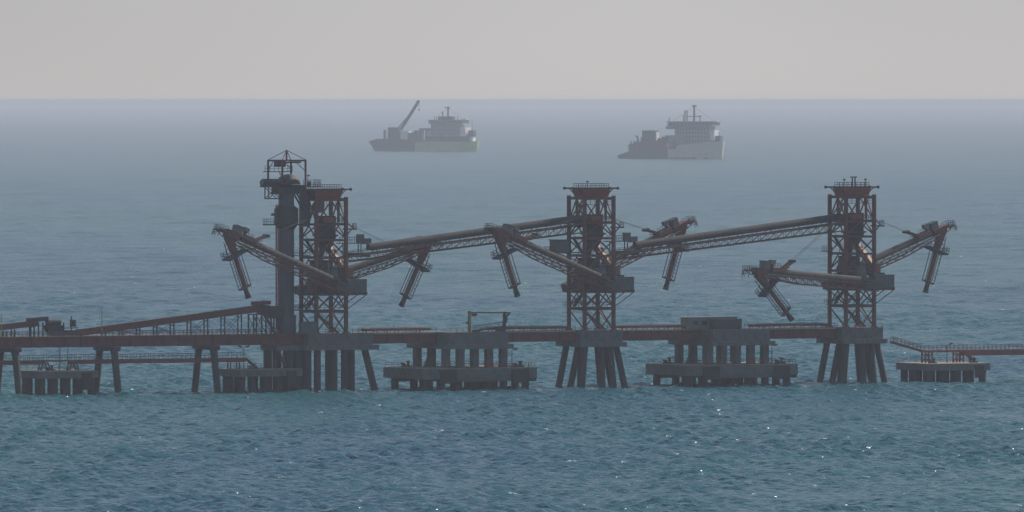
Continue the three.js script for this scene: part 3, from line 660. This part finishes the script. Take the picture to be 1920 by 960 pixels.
// ---------------------------------------------------------------- the tall round column with its slewing head
{
  const t = thing('round_column', 'tall dark round steel column with an open crane frame on its head', 'column', [-85.3, 0, 0]);
  tube('shaft', t, M.column, [0, DECK, 0], [0, 50.3, 0], 1.95, 1.95, 32);
  tube('foot_ring', t, M.column, [0, DECK, 0], [0, DECK + 4.6, 0], 2.45, 2.45, 32);
  for (const y of [22.5, 30.2, 36]) tube('shell_ring', t, M.column, [0, y, 0], [0, y + 0.16, 0], 2.02, 2.02, 32);
  for (const x of [-2.9, -2.35]) tube('riser_pipe', t, M.redBright, [x, 15, 0.3], [x, 46, 0.3], 0.2);
  tube('drum', t, M.dark, [0, 41.2, 0], [0, 45.0, 0], 3.0, 3.0, 32); tube('drum', t, M.dark, [0, 39.8, 0], [0, 41.2, 0], 2.0, 3.0, 32); tube('drum', t, M.dark, [0, 45, 0], [0, 45.7, 0], 3.0, 2.1, 32);
  box('balcony', t, M.dark, -5.8, -2, 40.9, 41.2, -1.4, 1.4); railing(t, M.dark, [[-2.6, 41.2, 1.4], [-5.7, 41.2, 1.4], [-5.7, 41.2, -1.4]], 1.3, 0.8, 0.1);
  box('balcony_cabinet', t, M.grey, -3.9, -2.7, 43.2, 43.9, -0.6, 0.6);
  box('link_bridge', t, M.dark, 2.6, 6.2, 40.9, 41.2, -0.8, 0.8); railing(t, M.dark, [[2.8, 41.2, 0.8], [6.1, 41.2, 0.8]], 1.2, 0.8, 0.1);
  box('link_bridge', t, M.dark, 1.8, 6.0, 19.6, 19.85, -0.8, 0.8); railing(t, M.dark, [[2, 19.85, 0.8], [6, 19.85, 0.8]], 1.3, 0.6, 0.1);
  box('link_bridge', t, M.dark, 1.8, 6.0, 33.2, 33.4, -0.8, 0.8); railing(t, M.dark, [[2, 33.4, 0.8], [6, 33.4, 0.8]], 1.3, 0.6, 0.1);
  for (const s of [-1, 1]) bar('head_brace', t, M.dark, [1.9, 49.6, s * 0.9], [5.2, 44.4, s * 0.9], 0.35);
  // slewing head
  box('slewing_deck', t, M.dark, -3.0, 4.4, 48.6, 50.35, -2.3, 2.3);
  const beam = tube('slewing_beam', t, M.dark, [-6.6, 51.4, 0], [1, 51.4, 0], 1.05, 1.05, 20); tube('beam_cap', t, M.grey, [-7.0, 51.4, 0], [-6.6, 51.4, 0], 0.7, 1.05, 20);
  box('beam_tray', t, M.dark, -6.6, 4.6, 50.37, 50.9, -1.3, 1.3);
  { const g = new THREE.SphereGeometry(1, 24, 10, 0, Math.PI * 2, 0, Math.PI / 2), o = add('dome', g, M.dark, t); o.position.set(0.6, 51.0, 0); o.scale.set(3.1, 2.6, 3.1); }
  for (const s of [-1, 1]) { bar('lattice', t, M.dark, [-5.4, 50.4, s], [-5.4, 47.4, s], 0.22); bar('lattice', t, M.dark, [-5.4, 47.5, s], [-2, 47.5, s], 0.25); bar('lattice', t, M.dark, [-5.4, 50.3, s], [-2.2, 47.5, s], 0.16); bar('lattice', t, M.dark, [-5.4, 47.5, s], [-2.2, 50.3, s], 0.16); }
  for (const [x, z, y] of [[-3.9, -2.3, 51], [-2.2, 2.3, 51], [2.4, -2.3, 51], [4.2, 2.3, 46.5]]) box('frame_post', t, M.red, x - 0.19, x + 0.19, y, 57.1, z - 0.19, z + 0.19);
  bar('frame_beam', t, M.red, [-3.9, 57.0, -2.3], [2.4, 57.0, -2.3], 0.3, 0.35); bar('frame_beam', t, M.red, [-2.2, 57.0, 2.3], [4.4, 57.0, 2.3], 0.3, 0.35);
  bar('frame_beam', t, M.red, [-3.9, 56.9, -2.3], [-2.2, 56.9, 2.3], 0.3, 0.3); bar('frame_beam', t, M.red, [2.4, 56.9, -2.3], [4.2, 56.9, 2.3], 0.3, 0.3);
  box('trolley', t, M.dark, -2.9, -0.6, 55.4, 56.8, -1, 1); box('runway', t, M.dark, -2.4, 4, 56.3, 56.7, -0.2, 0.2);
  box('king_post', t, M.red, -0.1, 0.25, 57.2, 59.6, -0.15, 0.15);
  for (const [x, z] of [[-3.9, -2.3], [-2.2, 2.3], [2.4, -2.3], [4.3, 2.3]]) bar('roof_rafter', t, M.red, [0.1, 59.5, 0], [x, 57.1, z], 0.16);
  for (const [a, b] of [[[4.2, 54.3, 2.3], [1.2, 56.8, 2.3]], [[-3.9, 54.6, -2.3], [-2.4, 56.8, -2.3]], [[2.4, 54.8, -2.3], [0.6, 56.8, -2.3]]]) bar('knee_brace', t, M.red, a, b, 0.15);
  box('crane_walkway', t, M.dark, -5.1, 2.6, 54.1, 54.3, -2.6, -1.7); railing(t, M.dark, [[-5, 54.3, -1.7], [2.5, 54.3, -1.7]], 1.3, 1.2, 0.09);
  bar('ladder', t, M.dark, [-1.2, 51.5, 1.5], [-1.2, 54.2, -1.5], 0.4, 0.12);
  box('service_deck', t, M.dark, 3.6, 8.8, 50.3, 50.55, -1.8, 1.8); railing(t, M.dark, [[3.8, 50.55, 1.8], [8.7, 50.55, 1.8], [8.7, 50.55, -1.8]], 1.6, 0.7, 0.1);
  box('cabinet', t, M.dark, 5.4, 6.1, 50.55, 51.8, 0.8, 1.5);
  tube('lamp_stem', t, M.dark, [4.6, 50.5, 2.3], [4.9, 53.2, 2.3], 0.07); box('lamp_head', t, M.dark, 4.7, 5.3, 53.1, 53.4, 2.1, 2.5);
}
{
  const t = thing('pile_foundation', 'dark cluster of thick piles under the tall round column', 'foundation', [-84, 0, 0]);
  slab('pile_cap', t, M.concrete, -6.2, 4.4, 9.9, 11.2, -4.6, 4.6);
  for (const [x, z] of [[-4.9, -3.2], [-2.4, -3.2], [-1.9, 3], [-0.2, -0.6], [0.4, 3.2], [1.9, 0], [2.9, 3.2], [3.2, -3], [4.0, 0.4]]) tube('pile', t, M.pile, [x, -3, z], [x, 9.95, z], 1.1);
  stairs(t, M.red, [-3.2, 5.4, 3.8], [-5.4, 9.9, 3.8], 1); 
  for (const x of [-5.9, -3.6]) box('stair_post', t, M.red, x - 0.2, x + 0.2, 5.4, 9.9, 3.2, 3.6);
}

// ---------------------------------------------------------------- conveyors and plant on the deck
{
  const t = thing('sloping_conveyor', 'red brown conveyor climbing on thin trestles to the round column', 'conveyor', [-142.3, 0, 0]);
  const y = x => 14.75 + x * 0.1115, n = 9, x1 = 50.6;
  for (let k = 0; k < n; k++) for (const z of [-1.1, 1.1]) bar('side_panel', t, M.red, [x1 * k / n + 0.03, y(x1 * k / n), z], [x1 * (k + 1) / n - 0.03, y(x1 * (k + 1) / n), z], 0.1, 1.55);
  bar('cover', t, M.hood, [0, y(0) + 0.82, 0], [x1, y(x1) + 0.82, 0], 2.4, 0.1); bar('belt', t, M.rubber, [0, y(0) + 0.3, 0], [x1, y(x1) + 0.3, 0], 1.7, 0.1);
  for (let k = 0; k < 9; k++) {
    const x = 7.2 + k * 4.62, b = y(x) - 0.75;
    for (const z of [-1.05, 1.05]) box('trestle_leg', t, M.dark, x - 0.13, x + 0.13, DECK, b, z - 0.13, z + 0.13);
    if (b - DECK > 1.2) bar('trestle_tie', t, M.dark, [x, b - 0.5, -1.05], [x, b - 0.5, 1.05], 0.14);
    if (k % 2 === 1 && b - DECK > 1.2) for (const z of [-1.05, 1.05]) { const bn = y(x + 4.62) - 0.75; bar('brace', t, M.dark, [x, DECK + 0.2, z], [x + 4.62, bn - 0.2, z], 0.1); bar('brace', t, M.dark, [x, b - 0.1, z], [x + 4.62, DECK + 0.2, z], 0.1); }
  }
  box('tail_pulley_guard', t, M.dark, -3.4, 0.4, 14.1, 15.4, -1.2, 1.2);
}
{
  const t = thing('transfer_house', 'dark transfer hut on legs left of the round column', 'hut', [-90.6, 0, 0]);
  const r = box('roof', t, M.red, -3.6, 0.2, 21.2, 22.1, -1.8, 1.8); r.rotation.z = 0.06;
  box('hut_wall', t, M.dark, 0.2, 3.5, 17.9, 20.9, -1.7, 1.7); box('hut_wall', t, M.dark, -2.2, 0.15, 18.9, 21.1, -1.5, 1.5);
  for (const x of [-4.4, -2.2, 0.4, 2.6]) for (const z of [-1.5, 1.5]) box('leg', t, M.dark, x - 0.16, x + 0.16, DECK, 18.9, z - 0.16, z + 0.16);
  for (const z of [-1.5, 1.5]) { bar('brace', t, M.dark, [-4.4, DECK + 0.2, z], [-2.2, 18.4, z], 0.14); bar('brace', t, M.dark, [-2.2, DECK + 0.2, z], [-4.4, 18.4, z], 0.14); bar('brace', t, M.dark, [-2.2, 18.4, z], [0.4, DECK + 0.2, z], 0.14); }
  stairs(t, M.dark, [1.4, DECK, 1.9], [-1.8, 18.9, 1.9]);
  box('conveyor_bracket', t, M.red, -4.6, -0.2, 18.75, 18.95, -1.6, 1.6);
}
{
  const t = thing('feeder_conveyor', 'low brown conveyor at the left edge rising to the drive house', 'conveyor', [-163, 0, 0]);
  const y = x => 15.9 + x * 0.135;
  for (const z of [-1.1, 1.1]) bar('side_panel', t, M.red, [-22, y(-12), z], [9.6, y(9.6), z], 0.1, 1.3);
  bar('cover', t, M.hood, [-22, y(-12) + 0.7, 0], [9.6, y(9.6) + 0.7, 0], 2.4, 0.1);
  for (const x of [-4, 1.2, 3.4, 8.6]) for (const z of [-1, 1]) box('trestle_leg', t, M.dark, x - 0.13, x + 0.13, DECK, y(x) - 0.6, z - 0.13, z + 0.13);
}
{
  const t = thing('drive_house', 'dark drive house and motors on the deck at far left', 'machinery', [-150, 0, 0]);
  const r = box('sloped_cover', t, M.dark, -5.4, -0.8, 17.7, 18.7, -1.6, 1.6); r.rotation.z = 0.08;
  tube('motor_drum', t, M.dark, [-0.6, 17.4, 0], [3.0, 17.4, 0], 0.95, 0.95, 18);
  add('discharge_hopper', taperGeo(-0.4, 3.2, -1, 1, 14.9, -1.4, 3.6, -1.3, 1.3, 16.7), M.dark, t);
  box('skirt', t, M.navy, 0.2, 5.4, 14.1, 15.1, -1.4, 1.4);
  for (const x of [-4.6, -2.2, 3.4]) for (const z of [-1.3, 1.3]) box('leg', t, M.dark, x - 0.14, x + 0.14, DECK, 17.4, z - 0.14, z + 0.14);
  box('post', t, M.dark, 5.5, 5.75, 15, 18.9, 0.9, 1.15); box('control_panel', t, M.dark, 5.4, 6.9, 16.3, 18.0, 0.6, 0.9);
  box('platform', t, M.red, 3.4, 7.2, 15.9, 16.1, -1.4, 1.4);
}
[['first', -54.6, 9.2], ['second', -17.5, 11.2], ['third', 17.6, 11.3], ['fourth', 57.2, 11.5]].forEach(([, u, h], i) => {
  const t = thing('deck_conveyor', 'low covered belt conveyor lying along the ' + ['bridge left of the gantry frame', 'bridge between gantry frame and middle tower', 'bridge between middle tower and control building', 'bridge between control building and rightmost tower'][i], 'conveyor', [u, DECK, -0.6], 'low conveyors along the bridges');
  box('cover', t, M.deckTop, -h, h, 0.95, 1.06, -1, 1);  // pale colour carries the sunlit look of the cover
  for (const z of [-1, 1]) { box('side_plate', t, M.redBright, -h, h, 0.42, 0.92, z - 0.06, z + 0.06); for (let x = -h + 0.4; x < h; x += 3) box('leg', t, M.dark, x - 0.09, x + 0.09, 0.005, 0.42, z - 0.08, z + 0.08); }
});
{
  const t = thing('gantry_frame', 'yellow and dark goal shaped gantry frame on the left breasting dolphin', 'gantry', [-32.5, DECK, 6]);
  box('post', t, M.yellow, -5.2, -4.6, 0.005, 5.3, -0.3, 0.3); box('post', t, M.dark, 4.6, 5.2, 0.005, 5.0, -0.3, 0.3);
  bar('cross_beam', t, M.rust, [-4.6, 4.85, 0], [6.6, 4.75, 0], 0.3, 0.3); box('hoist', t, M.dark, -4.2, -2.9, 4.0, 4.65, -0.3, 0.3); bar('end_bracket', t, M.dark, [5, 3.4, 0], [6.3, 4.6, 0], 0.4);
  box('switch_box', t, M.dark, -5.6, -5.2, 1.9, 2.6, -0.2, 0.2); box('switch_box', t, M.dark, 5.2, 5.6, 2.2, 3.6, -0.2, 0.2);
  tube('bracket_lamp', t, M.dark, [5.2, 3.0, 0], [5.9, 3.4, 0], 0.12);
}
{
  const t = thing('gangway', 'dark folded gangway lying on the left breasting dolphin under the gantry', 'gangway', [-32.4, DECK, 6.5]);
  bar('walkway', t, M.dark, [-4.2, 0.25, 0], [4.3, 1.3, 0], 1.2, 0.4); box('base', t, M.dark, 2.4, 4.4, 0.005, 1.0, -0.8, 0.8); box('base', t, M.dark, -4.2, -2.8, 0.005, 0.3, -0.7, 0.7);
  for (const z of [-0.55, 0.55]) { const gs = []; for (let k = 0; k <= 9; k++) { const x = -4.2 + 8.5 * k / 9, y = 0.45 + 1.05 * k / 9; gs.push(barGeo([x, y, z], [x, y + 1, z], 0.07)); } gs.push(barGeo([-4.2, 1.45, z], [4.3, 2.5, z], 0.07)); add('handrail', mergeGeometries(gs), M.dark, t); }
}
{
  const t = thing('control_building', 'flat roofed cream control building on the right breasting dolphin', 'building', [32.2, DECK, 2.6]);
  slab('wall', t, M.wall, -7.2, 7.2, 0.005, 3.0, -1.6, 1.6, 6);
  slab('roof', t, M.white, -7.5, 7.5, 3.0, 3.22, -1.9, 1.9, 8);
  for (const x of [-4.6, -2.2]) { const w = box('window', t, M.grey, x - 0.8, x + 0.8, 1.0, 2.2, 1.6, 1.66); const g = add('pane', UBOX, M.glass, w); g.position.set(0, 0, 0.4); g.scale.set(0.84, 0.8, 0.8); }
  const dr = box('door', t, M.dark, 0.2, 1.2, 0.05, 2.1, 1.6, 1.66); const hd = add('handle', UBOX, M.white, dr); hd.position.set(0.36, 0, 0.8); hd.scale.set(0.06, 0.05, 0.8);
  box('cooling_unit', t, M.grey, -0.9, -0.2, 1.4, 2.0, 1.6, 2.0); box('cooling_unit', t, M.grey, 1.7, 2.4, 1.4, 2.0, 1.6, 2.0);
  tube('aerial', t, M.dark, [-6, 3.2, 0], [-6, 5.2, 0], 0.05);
}
{
  const t = thing('container', 'dark blue shipping container in front of the control building', 'container', [34.4, DECK, 7.6]);
  slab('body', t, M.navy, -3.8, 3.8, 0.02, 2.62, -1.22, 1.22, 5);
  for (let x = -3.5; x < 3.6; x += 0.5) box('rib', t, M.navy, x - 0.1, x + 0.1, 0.2, 2.45, 1.22, 1.27);
  for (const x of [-3.8, 3.8]) for (const z of [-1.22, 1.22]) box('corner_post', t, M.navy, x - 0.09, x + 0.09, 0.005, 2.66, z - 0.09, z + 0.09);
  for (const z of [-0.6, 0.6]) box('door', t, M.navy, 3.8, 3.86, 0.15, 2.5, z - 0.57, z + 0.57);
}
{
  const t = thing('equipment_box', 'plain grey equipment box at the left foot of the tower beside the column', 'cabinet', [-81.6, DECK, 5]);
  slab('body', t, M.grey, -2.1, 2.1, 0.005, 2.9, -1.3, 0.55, 4); box('lid', t, M.dark, -2.2, 2.2, 2.9, 3.0, -1.4, 0.65); box('door', t, M.grey, -0.6, 0.6, 0.2, 2.5, 0.55, 0.6);
}

// ---------------------------------------------------------------- the two dredgers in the haze
function loft(stations) {                              // [x, half breadth at water, half breadth at deck, depth, deck height]
  const pts = [], idx = [], n = 7;
  for (const [x, bw, bd, y0, y1, rake = 0] of stations) for (let k = 0; k < n; k++) {
    const f = [[-1, 1], [-1, 0.5], [-1, 0], [0, -1], [1, 0], [1, 0.5], [1, 1]][k];
    if (f[1] < 0) pts.push(x + rake * 0, y0, 0); else { const b = bw + (bd - bw) * f[1]; pts.push(x + rake * f[1], y0 + (y1 - y0) * f[1], f[0] * b); }
  }
  const m = stations.length;
  for (let s = 0; s < m - 1; s++) for (let k = 0; k < n; k++) { const a = s * n + k, b = s * n + (k + 1) % n, c = a + n, d = b + n; idx.push(a, c, b, b, c, d); }
  for (const s of [0, m - 1]) for (let k = 1; k < n - 1; k++) s ? idx.push(s * n, s * n + k + 1, s * n + k) : idx.push(0, k, k + 1);
  let g = new THREE.BufferGeometry();
  g.setAttribute('position', new THREE.Float32BufferAttribute(pts, 3)); g.setIndex(idx);
  g = g.toNonIndexed(); g.computeVertexNormals();
  const uv = []; for (let i = 0; i < g.attributes.position.count; i++) uv.push(g.attributes.position.getX(i) / 20, g.attributes.position.getY(i) / 20);
  g.setAttribute('uv', new THREE.Float32BufferAttribute(uv, 2));
  return g;
}
function ship(label, dist, px, yaw, size) {
  const t = new THREE.Group(); t.name = numbered('dredging_ship');
  t.position.set(px * dist, TIDE, -dist); t.rotation.y = yaw * D2R; t.scale.setScalar(size); scene.add(t);
  tag(t, label, 'ship', 'dredging ships in the haze');
  return t;
}
{
  const t = ship('hazy dredging ship on the left with a raised crane and green bow', 14518, (797 - 960) / 19344, -20, 1.571);
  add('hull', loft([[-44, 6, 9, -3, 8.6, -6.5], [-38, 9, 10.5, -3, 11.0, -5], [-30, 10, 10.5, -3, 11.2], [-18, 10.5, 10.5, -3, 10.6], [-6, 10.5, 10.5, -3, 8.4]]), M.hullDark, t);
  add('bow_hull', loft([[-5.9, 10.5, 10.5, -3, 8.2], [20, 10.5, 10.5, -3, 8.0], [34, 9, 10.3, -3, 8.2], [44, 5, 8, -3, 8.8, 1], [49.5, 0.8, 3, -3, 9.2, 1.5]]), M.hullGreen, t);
  box('bow_bulwark', t, M.navy, 3, 44, 8.4, 13.4, -8.4, 8.4); box('bow_bulwark', t, M.white, 40, 47, 9, 13.2, -4, 4); box('bow_bulwark', t, M.navy, 42.5, 47.5, 13.2, 18.8, -3.5, 3.5);
  box('crane_house', t, M.hullDark, -34, -23.5, 10.8, 21.4, -4.5, 4.5); box('vent_post', t, M.hullDark, -39.5, -37.5, 10.8, 19, -1, 1); box('store_house', t, M.white, -22, -14.5, 10.6, 18.4, -3.5, 3.5); box('store_house', t, M.hullDark, -14.5, -4, 8.2, 16.6, -5, 5);
  const cr = bar('crane_jib', t, M.dark, [-22, 20, 2], [-6, 43.9, 2], 1.6, 2.4); box('crane_head', t, M.dark, -6.8, -4.6, 43.6, 45.6, 1, 3); tube('hoist_cable', t, M.dark, [-5, 45, 2], [-5, 37.5, 2], 0.12); box('hook_block', t, M.dark, -5.6, -4.4, 36.4, 37.8, 1.5, 2.5); bar('jib_stay', t, M.dark, [-25, 21, 2], [-13, 34, 2], 0.8);
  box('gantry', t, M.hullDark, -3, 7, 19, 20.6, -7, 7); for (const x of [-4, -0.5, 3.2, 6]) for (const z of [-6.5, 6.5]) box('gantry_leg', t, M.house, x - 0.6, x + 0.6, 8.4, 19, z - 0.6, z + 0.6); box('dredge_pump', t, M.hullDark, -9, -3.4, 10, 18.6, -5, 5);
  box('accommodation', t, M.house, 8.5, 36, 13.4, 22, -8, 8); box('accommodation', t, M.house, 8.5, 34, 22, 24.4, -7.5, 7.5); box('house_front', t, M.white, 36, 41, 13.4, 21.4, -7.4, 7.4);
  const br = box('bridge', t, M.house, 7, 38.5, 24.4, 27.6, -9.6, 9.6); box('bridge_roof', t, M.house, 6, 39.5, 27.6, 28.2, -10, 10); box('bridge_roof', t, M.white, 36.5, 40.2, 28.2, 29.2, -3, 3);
  for (let z = -7.5; z <= 7.6; z += 2.5) box('bridge_window', t, M.glass, 38.5, 38.6, 25.4, 27, z - 1, z + 1);
  for (let x = 9; x < 37; x += 3.2) box('bridge_window', t, M.glass, x, x + 2.4, 25.4, 27, 9.6, 9.7);
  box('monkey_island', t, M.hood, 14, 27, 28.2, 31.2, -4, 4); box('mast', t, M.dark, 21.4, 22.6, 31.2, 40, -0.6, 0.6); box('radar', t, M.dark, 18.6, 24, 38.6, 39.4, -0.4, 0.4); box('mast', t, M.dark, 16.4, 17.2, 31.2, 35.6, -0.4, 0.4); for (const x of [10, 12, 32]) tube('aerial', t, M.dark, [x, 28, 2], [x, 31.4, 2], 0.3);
  for (const y of [15.2, 18.4]) for (let x = 10; x < 35; x += 2.6) box('cabin_window', t, M.glass, x, x + 1.1, y, y + 1.2, 8, 8.08);
  for (let x = -42; x < -8; x += 6) box('freeing_port', t, M.rubber, x, x + 3, 7.6, 8.1, 10.45, 10.62);
  bar('rail_line', t, M.dark, [-5, 9.4, 10.3], [34, 9.4, 10.2], 0.2); bar('suction_pipe', t, M.rust, [-30, 9.4, 10.9], [20, 9.2, 10.9], 1.1, 1.1);
  for (const x of [-30, -4, 19]) bar('pipe_davit', t, M.dark, [x, 9, 9], [x, 15.5, 11], 0.9);
  bar('mast_stay', t, M.dark, [22, 39, 0], [36, 28.5, 0], 0.14); bar('mast_stay', t, M.dark, [22, 39, 0], [8, 28.5, 0], 0.14);
  tube('bow_staff', t, M.dark, [45, 13, 0], [45, 27, 0], 0.2);
}
{
  const t = ship('hazy dredging ship on the right with a pale bow and no crane', 12670, (1262 - 960) / 19344, -20, 1.488);
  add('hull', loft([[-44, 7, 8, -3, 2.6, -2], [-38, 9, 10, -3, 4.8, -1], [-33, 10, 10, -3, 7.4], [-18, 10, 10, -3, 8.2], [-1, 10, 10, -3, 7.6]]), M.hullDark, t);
  add('bow_hull', loft([[-0.9, 10, 10, -3, 7.6], [10, 10, 10, -3, 11.4], [26, 9, 10, -3, 13], [37, 4.6, 8, -3, 14.2, 1], [42.5, 0.8, 3, -3, 14.8, 2]]), M.hullPale, t);
  add('boot_topping', loft([[0, 10.03, 10.03, -3, 1.2], [10, 10.03, 10.03, -3, 1.2], [26, 9.05, 9.2, -3, 1.2], [37, 4.65, 5, -3, 1.2], [42.6, 0.85, 1, -3, 1.2]]), M.boot, t);
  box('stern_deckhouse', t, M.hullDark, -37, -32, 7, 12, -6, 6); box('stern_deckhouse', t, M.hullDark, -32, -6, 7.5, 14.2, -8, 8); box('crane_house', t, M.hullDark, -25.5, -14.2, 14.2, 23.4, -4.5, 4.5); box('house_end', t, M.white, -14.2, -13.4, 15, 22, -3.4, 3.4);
  box('derrick', t, M.dark, -31.4, -30.4, 12, 19, -0.5, 0.5); bar('derrick_arm', t, M.dark, [-33, 19.4, 0], [-29.6, 15, 0], 0.8); box('vent_post', t, M.dark, -28, -27, 14, 18, -0.5, 0.5); for (const x of [-11, -7.5, -4.5]) box('dredge_pump', t, M.hullDark, x - 1.2, x + 1.2, 14, 17 + (x + 11) * 0.35, -4, 4);
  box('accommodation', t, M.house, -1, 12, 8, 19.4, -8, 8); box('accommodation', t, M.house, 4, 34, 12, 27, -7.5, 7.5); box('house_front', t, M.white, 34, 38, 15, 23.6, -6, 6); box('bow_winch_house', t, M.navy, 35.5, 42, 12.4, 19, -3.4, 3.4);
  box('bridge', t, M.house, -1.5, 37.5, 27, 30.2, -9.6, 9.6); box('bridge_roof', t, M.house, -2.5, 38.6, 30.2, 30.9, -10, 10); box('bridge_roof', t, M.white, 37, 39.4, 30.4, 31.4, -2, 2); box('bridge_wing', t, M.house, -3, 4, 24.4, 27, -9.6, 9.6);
  for (let x = 0; x < 36; x += 3.2) box('bridge_window', t, M.glass, x, x + 2.4, 28, 29.6, 9.6, 9.7);
  for (let z = -7.5; z <= 7.6; z += 2.5) box('bridge_window', t, M.glass, 37.5, 37.6, 28, 29.6, z - 1, z + 1);
  box('mast', t, M.dark, 17.8, 19, 30.9, 43.4, -0.6, 0.6); box('radar', t, M.dark, 16.6, 20.4, 43.2, 44.2, -0.4, 0.4); box('crosstree', t, M.dark, 12, 24.5, 34.6, 35.2, -0.3, 0.3); for (const x of [10.4, 12.2]) box('mast', t, M.dark, x - 0.4, x + 0.4, 31, 40, -0.4, 0.4); for (const x of [9, 23.6]) box('mast', t, M.dark, x - 0.3, x + 0.3, 31, 36, -0.3, 0.3); tube('aerial', t, M.dark, [-2, 30.8, 4], [-2, 34.4, 4], 0.3);
  for (const y of [14.2, 17.6, 21, 24]) for (let x = 6; x < 33; x += 2.6) box('cabin_window', t, M.glass, x, x + 1.1, y, y + 1.2, 7.5, 7.58);
  bar('suction_pipe', t, M.rust, [-34, 9, 10.4], [6, 9, 10.4], 1.1, 1.1); for (const x of [-33, -14, 5]) bar('pipe_davit', t, M.dark, [x, 8, 9], [x, 14.5, 10.8], 0.9);
  bar('rail_line', t, M.dark, [-32, 15.2, 8], [-6, 15.2, 8], 0.2); bar('mast_stay', t, M.dark, [18.4, 43, 0], [36, 31, 0], 0.14); bar('mast_stay', t, M.dark, [18.4, 43, 0], [0, 31, 0], 0.14);
  tube('bow_staff', t, M.dark, [40, 14, 0], [40, 22, 0], 0.25);
}

renderer.render(scene, camera);
